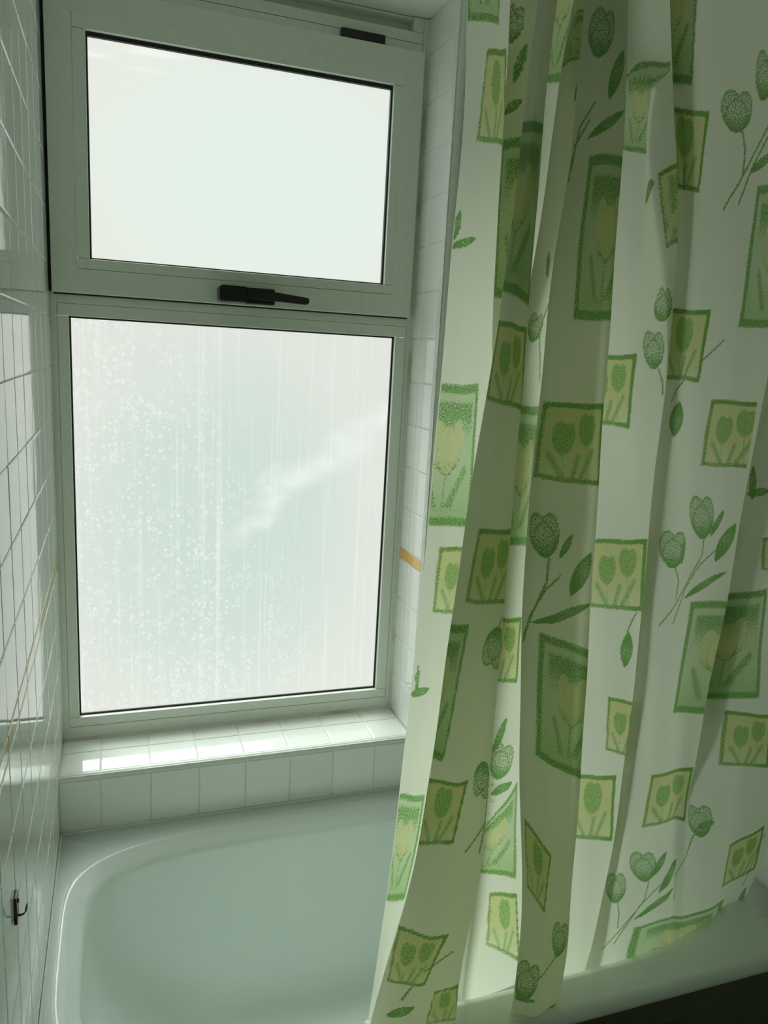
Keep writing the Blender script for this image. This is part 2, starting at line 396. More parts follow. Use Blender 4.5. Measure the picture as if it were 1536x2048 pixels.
prism(bm, [(.0, RIM-.02)] and [(.0, RIM-.03), (.045, RIM-.005), (.025, RIM+.012), (.005, RIM+.035)], 'y', -6.6, -.02)
done(bm, 'sealant_bead', M_TRIM, tub)

# ---------------------------------------------------------------- hook on the left wall
hook = tag(empty('wall_hook', W(0, -6.45, 2.07)), 'small dark metal hook stuck on the white tiled left wall', 'hook')
bm = new_bm(); box(bm, 0.0, .035, -6.56, -6.38, 1.88, 2.24, .012); done(bm, 'back_plate', M_STEEL, hook)
bm = new_bm(); tube(bm, [(.03, -6.46, 1.945), (.06, -6.46, 1.935), (.095, -6.455, 1.945), (.115, -6.45, 1.97), (.122, -6.45, 2.02), (.135, -6.445, 2.07)], [.014, .013, .013, .012, .011, .006], 10)
done(bm, 'prong', M_STEEL, hook, smooth=True)
bm = new_bm(); tube(bm, [(.03, -6.46, 2.14), (.05, -6.46, 2.14)], [.03, .026], 12); done(bm, 'screw_cap', M_STEEL, hook)

# ---------------------------------------------------------------- curtain rail
rail = tag(empty('curtain_rail', W(6.7, -5.75, 14.95)), 'white round rail that the tulip print shower curtain hangs from', 'rail')
bm = new_bm(); tube(bm, [(0.02, -5.75, 14.95), (XR-.02, -5.75, 14.95)], .12, 20); done(bm, 'rod', M_PALE_PLASTIC, rail, smooth=True)
for x in (0.01, XR-.21):
    bm = new_bm(); tube(bm, [(x, -5.75, 14.95), (x+.2, -5.75, 14.95)], .28, 24); done(bm, 'flange', M_PALE_PLASTIC, rail)

# ---------------------------------------------------------------- shower curtain
# fold lines of the hanging cloth: for each fold, its x and y (tile units) at the heights ZL
ZL = np.arange(-3.2, 14.81, 0.6)
NAMES = ['E0', 'E0m', 'E1', 'h1', 'E2L', 'h2', 'S2l', 'S2m', 'S2r', 'h3', 'hF', 'F', 'S3m', 'h4', 'S4l', 'S4m', 'S4r', 'h5', 'S5m', 'hD', 'h6', 'E6', 'S6a', 'S6b', 'S6c', 'h7', 'E7', 'S8m', 'END']
NX = np.array([[4.541,4.597,4.653,4.708,4.806,4.918,5.028,5.131,5.199,5.238,5.259,5.280,5.304,5.331,5.358,5.378,5.395,5.412,5.427,5.441,5.446,5.451,5.466,5.484,5.511,5.543,5.518,5.457,5.418,5.388,5.357],
 [4.570,4.642,4.713,4.784,4.907,5.049,5.204,5.365,5.450,5.486,5.513,5.538,5.565,5.594,5.622,5.648,5.677,5.698,5.709,5.715,5.713,5.706,5.703,5.704,5.725,5.744,5.715,5.675,5.648,5.627,5.606],
 [4.651,4.739,4.826,4.914,5.077,5.251,5.461,5.685,5.754,5.791,5.823,5.855,5.886,5.917,5.948,5.982,6.024,6.049,6.055,6.052,6.042,6.023,6.002,5.982,5.996,6.005,5.969,5.947,5.932,5.920,5.909],
 [5.908,5.963,6.017,6.126,6.235,6.353,6.482,6.581,6.632,6.677,6.687,6.696,6.708,6.733,6.758,6.782,6.807,6.832,6.824,6.810,6.700,6.653,6.626,6.612,6.600,6.589,6.576,6.561,6.533,6.521,6.510],
 [5.406,5.451,5.496,5.562,5.652,5.742,5.850,5.959,6.024,6.076,6.103,6.115,6.127,6.152,6.179,6.206,6.233,6.261,6.259,6.248,6.143,6.103,6.079,6.069,6.060,6.051,6.041,6.021,6.003,5.993,5.983],
 [4.884,4.976,5.067,5.176,5.372,5.563,5.770,5.973,6.018,6.057,6.126,6.159,6.187,6.215,6.247,6.285,6.330,6.378,6.427,6.475,6.533,6.589,6.603,6.623,6.660,6.677,6.686,6.738,6.763,6.784,6.805],
 [4.304,4.392,4.479,4.567,4.679,4.861,5.050,5.250,5.430,5.502,5.570,5.623,5.655,5.687,5.719,5.760,5.806,5.856,5.908,5.959,6.019,6.076,6.093,6.118,6.160,6.172,6.199,6.247,6.269,6.291,6.314],
 [5.032,5.088,5.144,5.200,5.259,5.372,5.535,5.716,5.856,5.912,5.953,5.980,5.993,6.004,6.023,6.041,6.060,6.084,6.112,6.140,6.163,6.177,6.188,6.202,6.219,6.215,6.245,6.284,6.306,6.325,6.344],
 [5.974,5.996,6.018,6.040,6.067,6.127,6.303,6.428,6.486,6.520,6.521,6.516,6.509,6.500,6.508,6.501,6.494,6.493,6.497,6.501,6.487,6.459,6.461,6.466,6.460,6.435,6.468,6.495,6.523,6.539,6.555],
 [5.986,6.003,6.020,6.039,6.067,6.219,6.355,6.430,6.422,6.421,6.422,6.420,6.414,6.410,6.421,6.415,6.413,6.414,6.421,6.428,6.416,6.391,6.394,6.403,6.403,6.376,6.410,6.432,6.470,6.487,6.504],
 [6.620,6.627,6.641,6.654,6.668,6.682,6.696,6.700,6.701,6.701,6.700,6.691,6.682,6.673,6.662,6.648,6.633,6.630,6.663,6.696,6.690,6.683,6.838,7.103,7.172,7.198,7.206,7.245,7.375,7.424,7.471],
 [6.573,6.578,6.586,6.596,6.607,6.618,6.628,6.634,6.632,6.630,6.627,6.615,6.603,6.591,6.578,6.560,6.541,6.530,6.559,6.588,6.580,6.568,6.612,6.686,6.715,6.736,6.738,6.822,6.920,6.966,7.012],
 [7.178,7.177,7.157,7.153,7.222,7.240,7.220,7.181,7.130,7.085,7.049,7.019,6.989,6.960,6.938,6.908,6.895,6.886,6.887,6.890,6.877,6.846,6.843,6.857,6.879,6.869,6.856,6.861,6.876,6.881,6.886],
 [8.298,8.278,8.262,8.312,8.285,8.194,8.105,8.019,7.933,7.848,7.793,7.742,7.694,7.645,7.598,7.551,7.538,7.527,7.532,7.540,7.533,7.506,7.503,7.525,7.572,7.617,7.566,7.549,7.547,7.544,7.541],
 [6.730,6.790,6.850,6.910,6.990,7.179,7.194,7.133,7.074,7.015,6.963,6.927,6.887,6.849,6.810,6.774,6.762,6.761,6.772,6.791,6.795,6.777,6.789,6.828,6.892,6.911,6.877,6.886,6.892,6.894,6.897],
 [6.952,7.034,7.115,7.197,7.325,7.480,7.498,7.484,7.456,7.426,7.394,7.362,7.323,7.282,7.239,7.210,7.198,7.183,7.177,7.180,7.177,7.152,7.137,7.155,7.175,7.163,7.131,7.092,7.060,7.040,7.020],
 [7.368,7.485,7.602,7.704,7.992,8.039,8.064,8.075,8.076,8.075,8.064,8.029,7.992,7.945,7.901,7.880,7.872,7.841,7.820,7.806,7.795,7.763,7.720,7.713,7.689,7.651,7.617,7.544,7.457,7.414,7.371],
 [7.677,7.737,7.807,7.979,7.938,7.878,7.888,7.889,7.869,7.847,7.813,7.780,7.746,7.701,7.667,7.652,7.647,7.618,7.603,7.592,7.586,7.556,7.517,7.513,7.494,7.460,7.429,7.373,7.277,7.236,7.195],
 [8.649,8.673,8.763,8.858,8.821,8.821,8.842,8.846,8.840,8.825,8.802,8.779,8.745,8.705,8.671,8.645,8.626,8.602,8.588,8.578,8.561,8.531,8.496,8.466,8.417,8.345,8.268,8.184,8.042,7.979,7.919],
 [9.043,9.055,9.113,9.239,9.267,9.313,9.365,9.391,9.407,9.411,9.406,9.399,9.371,9.342,9.309,9.272,9.243,9.226,9.215,9.218,9.182,9.139,9.047,8.851,8.656,8.418,8.363,8.582,8.567,8.545,8.562],
 [8.956,8.971,9.014,9.153,9.182,9.226,9.279,9.301,9.308,9.313,9.310,9.305,9.279,9.251,9.220,9.183,9.155,9.143,9.137,9.134,9.110,9.114,9.146,9.144,9.048,8.921,8.786,8.632,8.448,8.359,8.273],
 [8.804,8.828,8.847,9.002,9.044,9.088,9.145,9.176,9.187,9.193,9.191,9.186,9.161,9.134,9.102,9.066,9.037,9.025,9.018,9.015,8.992,8.916,8.803,8.677,8.577,8.441,8.298,8.132,7.970,7.882,7.793],
 [9.340,9.352,9.387,9.492,9.512,9.537,9.563,9.566,9.564,9.554,9.547,9.547,9.540,9.536,9.520,9.497,9.483,9.475,9.475,9.486,9.476,9.450,9.414,9.357,9.268,9.155,9.036,8.901,8.743,8.663,8.588],
 [10.046,10.036,10.068,10.100,10.096,10.089,10.078,10.050,10.035,10.014,10.009,10.016,10.030,10.053,10.053,10.045,10.049,10.044,10.051,10.077,10.081,10.074,10.057,10.021,9.962,9.892,9.816,9.731,9.635,9.567,9.519],
 [10.676,10.656,10.661,10.649,10.626,10.591,10.552,10.512,10.489,10.465,10.463,10.475,10.505,10.548,10.553,10.556,10.569,10.561,10.570,10.604,10.616,10.621,10.622,10.599,10.565,10.526,10.484,10.440,10.391,10.346,10.321],
 [10.966,10.936,10.905,10.871,10.835,10.781,10.725,10.677,10.722,10.855,10.989,11.015,11.066,11.130,11.143,11.160,11.186,11.180,11.198,11.243,11.268,11.285,11.299,11.282,11.265,11.247,11.230,11.212,11.194,11.177,11.168],
 [11.110,11.078,11.046,11.008,10.967,10.908,10.847,10.795,10.747,10.682,10.639,10.650,10.694,10.755,10.774,10.785,10.811,10.803,10.815,10.858,10.879,10.893,10.902,10.882,10.861,10.840,10.818,10.797,10.775,10.756,10.746],
 [11.591,11.573,11.578,11.575,11.588,11.612,11.627,11.584,11.534,11.486,11.430,11.430,11.450,11.479,11.477,11.456,11.444,11.411,11.389,11.386,11.372,11.351,11.328,11.286,11.244,11.218,11.200,11.182,11.164,11.147,11.138],
 [12.562,12.620,12.703,12.820,13.013,13.215,13.255,13.286,13.315,13.321,13.310,13.299,13.287,13.276,13.235,13.172,13.110,13.048,12.986,12.923,12.860,12.798,12.735,12.672,12.608,12.564,12.564,12.564,12.564,12.563,12.563]])
NY = np.array([[-6.100,-6.100,-6.100,-6.100,-6.000,-5.868,-5.737,-5.608,-5.550,-5.550,-5.550,-5.550,-5.550,-5.550,-5.550,-5.550,-5.550,-5.550,-5.550,-5.550,-5.550,-5.550,-5.550,-5.550,-5.550,-5.550,-5.550,-5.550,-5.550,-5.550,-5.550],
 [-6.150,-6.150,-6.150,-6.150,-6.043,-5.895,-5.749,-5.604,-5.551,-5.552,-5.553,-5.555,-5.556,-5.557,-5.559,-5.560,-5.561,-5.563,-5.564,-5.566,-5.567,-5.569,-5.571,-5.572,-5.574,-5.576,-5.578,-5.579,-5.580,-5.580,-5.580],
 [-6.100,-6.100,-6.100,-6.100,-5.959,-5.797,-5.636,-5.477,-5.450,-5.450,-5.450,-5.450,-5.450,-5.450,-5.450,-5.450,-5.450,-5.452,-5.456,-5.460,-5.464,-5.469,-5.473,-5.478,-5.483,-5.487,-5.492,-5.498,-5.500,-5.500,-5.500],
 [-5.700,-5.700,-5.699,-5.591,-5.484,-5.376,-5.268,-5.200,-5.200,-5.200,-5.200,-5.200,-5.200,-5.200,-5.200,-5.200,-5.200,-5.200,-5.200,-5.200,-5.200,-5.200,-5.200,-5.200,-5.200,-5.200,-5.200,-5.200,-5.200,-5.200,-5.200],
 [-5.900,-5.900,-5.900,-5.866,-5.792,-5.717,-5.642,-5.566,-5.552,-5.554,-5.556,-5.558,-5.560,-5.562,-5.564,-5.567,-5.569,-5.571,-5.574,-5.576,-5.579,-5.582,-5.584,-5.587,-5.590,-5.593,-5.596,-5.599,-5.600,-5.600,-5.600],
 [-5.900,-5.900,-5.900,-5.872,-5.768,-5.665,-5.562,-5.461,-5.452,-5.454,-5.456,-5.458,-5.460,-5.462,-5.465,-5.467,-5.469,-5.471,-5.474,-5.476,-5.479,-5.481,-5.484,-5.487,-5.489,-5.492,-5.495,-5.498,-5.500,-5.500,-5.500],
 [-6.350,-6.350,-6.350,-6.350,-6.321,-6.227,-6.134,-6.041,-5.948,-5.859,-5.852,-5.854,-5.857,-5.859,-5.862,-5.864,-5.867,-5.869,-5.872,-5.875,-5.878,-5.880,-5.883,-5.886,-5.889,-5.893,-5.896,-5.899,-5.900,-5.900,-5.900],
 [-6.600,-6.600,-6.600,-6.600,-6.583,-6.491,-6.398,-6.304,-6.212,-6.123,-6.101,-6.102,-6.103,-6.104,-6.105,-6.106,-6.107,-6.108,-6.109,-6.110,-6.111,-6.112,-6.113,-6.115,-6.116,-6.117,-6.118,-6.120,-6.120,-6.120,-6.120],
 [-6.500,-6.500,-6.500,-6.500,-6.442,-6.359,-6.273,-6.188,-6.105,-6.022,-6.019,-6.018,-6.017,-6.016,-6.015,-6.014,-6.013,-6.012,-6.011,-6.010,-6.009,-6.008,-6.007,-6.006,-6.004,-6.003,-6.002,-6.000,-6.000,-6.000,-6.000],
 [-5.900,-5.900,-5.900,-5.859,-5.799,-5.735,-5.671,-5.609,-5.600,-5.600,-5.600,-5.600,-5.600,-5.600,-5.600,-5.600,-5.600,-5.600,-5.600,-5.600,-5.600,-5.600,-5.600,-5.600,-5.600,-5.600,-5.600,-5.600,-5.600,-5.600,-5.600],
 [-5.300,-5.300,-5.300,-5.300,-5.300,-5.300,-5.300,-5.300,-5.300,-5.300,-5.300,-5.300,-5.300,-5.300,-5.300,-5.300,-5.300,-5.300,-5.300,-5.300,-5.300,-5.300,-5.300,-5.300,-5.300,-5.300,-5.300,-5.300,-5.300,-5.300,-5.300],
 [-5.600,-5.600,-5.602,-5.605,-5.609,-5.612,-5.616,-5.620,-5.624,-5.628,-5.632,-5.636,-5.640,-5.645,-5.649,-5.654,-5.658,-5.663,-5.668,-5.673,-5.678,-5.683,-5.688,-5.694,-5.699,-5.705,-5.711,-5.716,-5.720,-5.720,-5.720],
 [-5.500,-5.500,-5.506,-5.514,-5.521,-5.529,-5.537,-5.544,-5.552,-5.561,-5.569,-5.578,-5.586,-5.595,-5.605,-5.614,-5.624,-5.634,-5.644,-5.654,-5.665,-5.676,-5.686,-5.697,-5.708,-5.719,-5.731,-5.743,-5.750,-5.750,-5.750],
 [-5.350,-5.353,-5.357,-5.361,-5.365,-5.369,-5.374,-5.378,-5.383,-5.387,-5.392,-5.397,-5.402,-5.407,-5.413,-5.418,-5.423,-5.429,-5.435,-5.441,-5.447,-5.453,-5.459,-5.466,-5.472,-5.479,-5.486,-5.493,-5.500,-5.500,-5.500],
 [-6.600,-6.600,-6.600,-6.600,-6.437,-6.261,-6.106,-6.066,-6.031,-5.995,-5.959,-5.948,-5.946,-5.943,-5.941,-5.938,-5.935,-5.933,-5.930,-5.927,-5.924,-5.921,-5.918,-5.915,-5.912,-5.909,-5.905,-5.902,-5.900,-5.900,-5.900],
 [-6.780,-6.780,-6.780,-6.780,-6.662,-6.516,-6.379,-6.322,-6.287,-6.251,-6.214,-6.199,-6.196,-6.194,-6.191,-6.188,-6.186,-6.183,-6.180,-6.177,-6.174,-6.171,-6.168,-6.165,-6.162,-6.158,-6.155,-6.151,-6.150,-6.150,-6.150],
 [-6.700,-6.700,-6.700,-6.678,-6.518,-6.375,-6.246,-6.212,-6.177,-6.141,-6.105,-6.098,-6.096,-6.093,-6.091,-6.088,-6.085,-6.083,-6.080,-6.077,-6.074,-6.071,-6.068,-6.065,-6.062,-6.059,-6.056,-6.052,-6.050,-6.050,-6.050],
 [-5.800,-5.800,-5.782,-5.754,-5.727,-5.700,-5.672,-5.650,-5.650,-5.650,-5.650,-5.650,-5.650,-5.650,-5.650,-5.650,-5.650,-5.650,-5.650,-5.650,-5.650,-5.650,-5.650,-5.650,-5.650,-5.650,-5.650,-5.650,-5.650,-5.650,-5.650],
 [-5.600,-5.600,-5.600,-5.600,-5.600,-5.600,-5.600,-5.600,-5.600,-5.600,-5.600,-5.600,-5.600,-5.600,-5.600,-5.600,-5.600,-5.600,-5.600,-5.600,-5.600,-5.600,-5.600,-5.600,-5.600,-5.600,-5.600,-5.600,-5.600,-5.600,-5.600],
 [-5.500,-5.509,-5.522,-5.536,-5.549,-5.563,-5.577,-5.581,-5.582,-5.584,-5.585,-5.587,-5.588,-5.590,-5.591,-5.593,-5.595,-5.596,-5.598,-5.600,-5.569,-5.528,-5.487,-5.450,-5.450,-5.450,-5.450,-5.450,-5.450,-5.450,-5.450],
 [-5.550,-5.557,-5.570,-5.583,-5.596,-5.610,-5.623,-5.637,-5.650,-5.651,-5.651,-5.652,-5.653,-5.654,-5.655,-5.655,-5.656,-5.657,-5.658,-5.659,-5.660,-5.691,-5.750,-5.801,-5.810,-5.820,-5.829,-5.839,-5.850,-5.850,-5.850],
 [-5.650,-5.653,-5.662,-5.671,-5.680,-5.690,-5.700,-5.710,-5.720,-5.721,-5.723,-5.724,-5.726,-5.727,-5.729,-5.731,-5.732,-5.734,-5.736,-5.737,-5.739,-5.800,-5.914,-6.005,-6.024,-6.043,-6.063,-6.084,-6.100,-6.100,-6.100],
 [-5.660,-5.660,-5.660,-5.660,-5.662,-5.672,-5.683,-5.693,-5.704,-5.715,-5.720,-5.720,-5.720,-5.720,-5.720,-5.720,-5.720,-5.720,-5.720,-5.720,-5.720,-5.732,-5.756,-5.780,-5.806,-5.832,-5.860,-5.888,-5.918,-5.920,-5.920],
 [-5.620,-5.620,-5.620,-5.620,-5.625,-5.637,-5.649,-5.661,-5.673,-5.685,-5.690,-5.690,-5.690,-5.690,-5.690,-5.690,-5.690,-5.690,-5.690,-5.690,-5.690,-5.696,-5.709,-5.722,-5.735,-5.749,-5.764,-5.778,-5.794,-5.800,-5.800],
 [-5.550,-5.550,-5.550,-5.550,-5.556,-5.564,-5.572,-5.581,-5.589,-5.598,-5.603,-5.608,-5.612,-5.617,-5.621,-5.626,-5.630,-5.635,-5.640,-5.645,-5.650,-5.655,-5.661,-5.666,-5.672,-5.678,-5.683,-5.689,-5.696,-5.700,-5.700],
 [-5.580,-5.580,-5.580,-5.583,-5.586,-5.590,-5.594,-5.598,-5.596,-5.588,-5.580,-5.581,-5.582,-5.583,-5.584,-5.585,-5.586,-5.587,-5.588,-5.589,-5.590,-5.591,-5.592,-5.593,-5.594,-5.595,-5.596,-5.598,-5.599,-5.600,-5.600],
 [-5.580,-5.580,-5.580,-5.586,-5.593,-5.600,-5.608,-5.616,-5.642,-5.688,-5.736,-5.745,-5.750,-5.755,-5.760,-5.765,-5.771,-5.776,-5.782,-5.787,-5.793,-5.799,-5.805,-5.811,-5.818,-5.824,-5.831,-5.838,-5.845,-5.850,-5.850],
 [-5.500,-5.500,-5.503,-5.528,-5.554,-5.580,-5.607,-5.649,-5.705,-5.762,-5.817,-5.828,-5.836,-5.844,-5.853,-5.861,-5.870,-5.879,-5.888,-5.897,-5.907,-5.916,-5.926,-5.936,-5.947,-5.958,-5.968,-5.980,-5.991,-6.000,-6.000],
 [-5.200,-5.200,-5.224,-5.251,-5.278,-5.306,-5.333,-5.360,-5.388,-5.402,-5.406,-5.410,-5.414,-5.418,-5.423,-5.427,-5.431,-5.436,-5.440,-5.445,-5.450,-5.454,-5.459,-5.464,-5.470,-5.475,-5.480,-5.486,-5.491,-5.497,-5.500]])
UN = np.concatenate([[0], np.cumsum(np.hypot(np.diff(NX, axis=0), np.diff(NY, axis=0)).mean(1))])
NC, NR = 780, 700
ZT, ZB = 14.75, -1.9
u = np.linspace(0, UN[-1], NC)
v = np.linspace(ZB, ZT, NR)
def smooth(a, sig, ax):
    k = np.arange(-int(3*sig)-1, int(3*sig)+2); w = np.exp(-.5*(k/sig)**2); w /= w.sum()
    pad = [(0, 0), (0, 0)]; pad[ax] = (len(k)//2, len(k)//2)
    # odd reflection keeps the hems where they are
    p = np.pad(a, pad, mode='reflect', reflect_type='odd')
    out = np.zeros_like(a)
    for i, wi in enumerate(w): out += wi*np.take(p, np.arange(i, i+a.shape[ax]), axis=ax)
    return out
nx = np.array([np.interp(v, ZL, r) for r in NX]); ny = np.array([np.interp(v, ZL, r) for r in NY])   # nodes x rows
def along(tab):
    idx = np.clip(np.searchsorted(UN, u, side='right')-1, 0, len(UN)-2); t = (u-UN[idx])/(UN[idx+1]-UN[idx])
    return (tab[idx]*(1-t)[:, None] + tab[idx+1]*t[:, None]).T                                        # rows x columns
GX, GY = along(nx), along(ny)
du = UN[-1]/(NC-1); dv = (ZT-ZB)/(NR-1)
GX = smooth(smooth(GX, .045/du, 1), .5/dv, 0); GY = smooth(smooth(GY, .055/du, 1), .5/dv, 0)
UU, VV = np.meshgrid(u, v)
GY = GY + .035*np.sin(UU*2.3+.35*np.sin(VV*.8))*np.sin(VV*.55+UU*1.7) + .018*np.sin(VV*1.9+UU*3.1)*np.sin(UU*4.7-VV*.6)
GZ = VV.copy()
# the fold that drapes over the rim is short: its hem rests on the bath edge
over = np.clip((-5.78-GY)/.27, 0, 1); over = over*over*(3-2*over); over *= (UU < UN[NAMES.index('h5')])*(VV < 0)
u0, u1, u2 = UN[NAMES.index('h5')]+.1, UN[NAMES.index('hD')], UN[NAMES.index('h6')]
flap = np.clip((UU-u0)/.25, 0, 1)*np.clip((u2-UU)/(u2-u1), 0, 1)       # a pinched tuck high in the cloth
GY = GY - .34*flap*np.clip((VV-12.62)/.10, 0, 1)*(1-.25*np.clip((VV-12.7)/2, 0, 1))
GZ = np.where(over > 0, np.maximum(GZ, (RIM+.06)*over + -3.0*(1-over)), GZ)
def quad_inverse(P, U, V):
    """inverse of the bilinear patch with corners P (tl, tr, br, bl)"""
    p0, p1, p2, p3 = [np.array(p) for p in P]
    a = np.full(U.shape, .5); b = np.full(U.shape, .5)
    for _ in range(8):
        ex = (1-a)*(1-b)*p0[0]+a*(1-b)*p1[0]+a*b*p2[0]+(1-a)*b*p3[0]-U
        ey = (1-a)*(1-b)*p0[1]+a*(1-b)*p1[1]+a*b*p2[1]+(1-a)*b*p3[1]-V
        xa = (1-b)*(p1[0]-p0[0])+b*(p2[0]-p3[0]); ya = (1-b)*(p1[1]-p0[1])+b*(p2[1]-p3[1])
        xb = (1-a)*(p3[0]-p0[0])+a*(p2[0]-p1[0]); yb = (1-a)*(p3[1]-p0[1])+a*(p2[1]-p1[1])
        det = xa*yb-xb*ya; det = np.where(np.abs(det) < 1e-6, 1e-6, det)
        a = np.clip(a-(ex*yb-ey*xb)/det, -3, 4); b = np.clip(b-(ey*xa-ex*ya)/det, -3, 4)
    return a, b
def sm(x, lo, hi): t = np.clip((x-lo)/(hi-lo), 0, 1); return t*t*(3-2*t)
def ell(x, y, cx, cy, rx, ry, tilt=0.0):
    c, s = math.cos(tilt), math.sin(tilt); dx, dy = x-cx, y-cy
    return 1-np.sqrt(((dx*c+dy*s)/rx)**2+((-dx*s+dy*c)/ry)**2)      # 1 at the centre, 0 on the outline
def seg(x, y, x0, y0, x1, y1):
    dx, dy = x1-x0, y1-y0; t = np.clip(((x-x0)*dx+(y-y0)*dy)/(dx*dx+dy*dy), 0, 1)
    return np.hypot(x-x0-t*dx, y-y0-t*dy)
def petals(x, y, parts):
    """layered petals: a firm outline and a paler, crayoned middle"""
    g = np.zeros(x.shape)
    for (cx, cy, rx, ry, ti) in parts:
        e = ell(x, y, cx, cy, rx, ry, ti); ins = sm(e, -.04, .06)
        val = ins*(.46+.34*np.exp(-(e/.13)**2)+.34*sm(y, cy-.1, cy+ry))
        g = np.maximum(g*(1-ins*.35), val)
    return np.clip(g, 0, 1)
def m_tulip(x, y):
    return petals(x, y, [(.36, .45, .30, .46, -.15), (.68, .48, .28, .46, .2), (.50, .60, .33, .40, 0)]), 0*x, 0*x
def m_leaf(x, y):
    e = np.minimum(ell(x, y, .12, .5, .60, .62), ell(x, y, .88, .5, .60, .62))
    ins = sm(e, -.02, .06); vein = np.exp(-((x-.5)/.08)**2)*.25
    return np.clip(ins*(.42+.42*np.exp(-(e/.2)**2)+vein+.30*sm(y, .35, 1)), 0, 1), 0*x, 0*x
def frame_edge(x, y, w):
    d = np.minimum(np.minimum(x, 1-x), np.minimum(y, 1-y)) + .006*np.sin(9*x+5)*np.sin(8*y+1)
    return d, sm(d, -.015, .012)*(1-sm(d, w, w+.03))
def m_A(x, y, two):
    d, bd = frame_edge(x, y, .055); ins = sm(d, -.01, .02)
    g = bd*(.62+.25*sm(x, .6, 1)+.15*(y < .1)); yel = ins*(1-.35*sm(y, .55, 1.0)); wsh = np.zeros(x.shape)
    fl = [(.33, .45, .155, .21), (.68, .33, .155, .20)] if two else [(.50, .36, .21, .25)]
    for cx, cy, rx, ry in fl:
        e = np.maximum(np.maximum(ell(x, y, cx-.30*rx, cy-.08*ry, rx*.70, ry*1.0, -.1), ell(x, y, cx+.32*rx, cy-.05*ry, rx*.66, ry*.98, .14)), ell(x, y, cx, cy+.03*ry, rx*.85, ry*.97))
        wsh = np.maximum(wsh, sm(e, -.05, .12)*.95); g = np.maximum(g, .36*sm(e, 0, .08))
        g = np.maximum(g, .45*np.exp(-(seg(x, y, cx, cy+ry, cx+.05, .93)/.014)**2))
    for a in ((.16, .66, .34, .92), (.62, .92, .80, .58), (.50, .92, .56, .66)):
        dd = seg(x, y, *a); wsh = np.maximum(wsh, .8*(1-sm(dd, .02, .06))); g = np.maximum(g, .36*(1-sm(dd, .01, .045)))
    return g*sm(d, -.02, .01), yel, wsh*ins
def m_B(x, y):
    d, bd = frame_edge(x, y*1.0, .05); ins = sm(d, -.01, .015)
    band = np.exp(-((d-.115)/.018)**2)
    g = .66*bd + .22*band; inner = sm(d, .10, .14)
    wsh = ins*(.62+.30*sm(y, .55, 1)) ; yel = np.zeros(x.shape)
    g = np.maximum(g, inner*.58*(1-sm(y, .18, .50)))
    for cx, cy, rx, ry, ti in ((.36, .42, .12, .19, -.22), (.62, .41, .12, .19, .25), (.49, .46, .15, .19, 0)):
        e = ell(x, y, cx, cy, rx, ry, ti); k = sm(e, -.03, .08)
        yel = np.maximum(yel*(1-.25*k), k); wsh = wsh*(1-.75*k); g = g*(1-.8*k)+.60*k*np.exp(-(e/.09)**2)+.30*k*sm(y, cy, cy+ry)
    for a, w in (((.49, .63, .45, .95), .012), ((.45, .95, .80, .60), .05), ((.22, .62, .38, .94), .045), ((.58, .93, .66, .72), .02)):
        dd = seg(x, y, *a); k = inner*(1-sm(dd, w*.3, w+.02)); g = np.maximum(g, .50*k); yel = np.maximum(yel, .55*k*(w > .03)*sm(x, .3, .7))
    return g, yel*.9, wsh
KIND = dict(tulip=m_tulip, leaf=m_leaf, A1=lambda x, y: m_A(x, y, False), A2=lambda x, y: m_A(x, y, True), B=m_B)
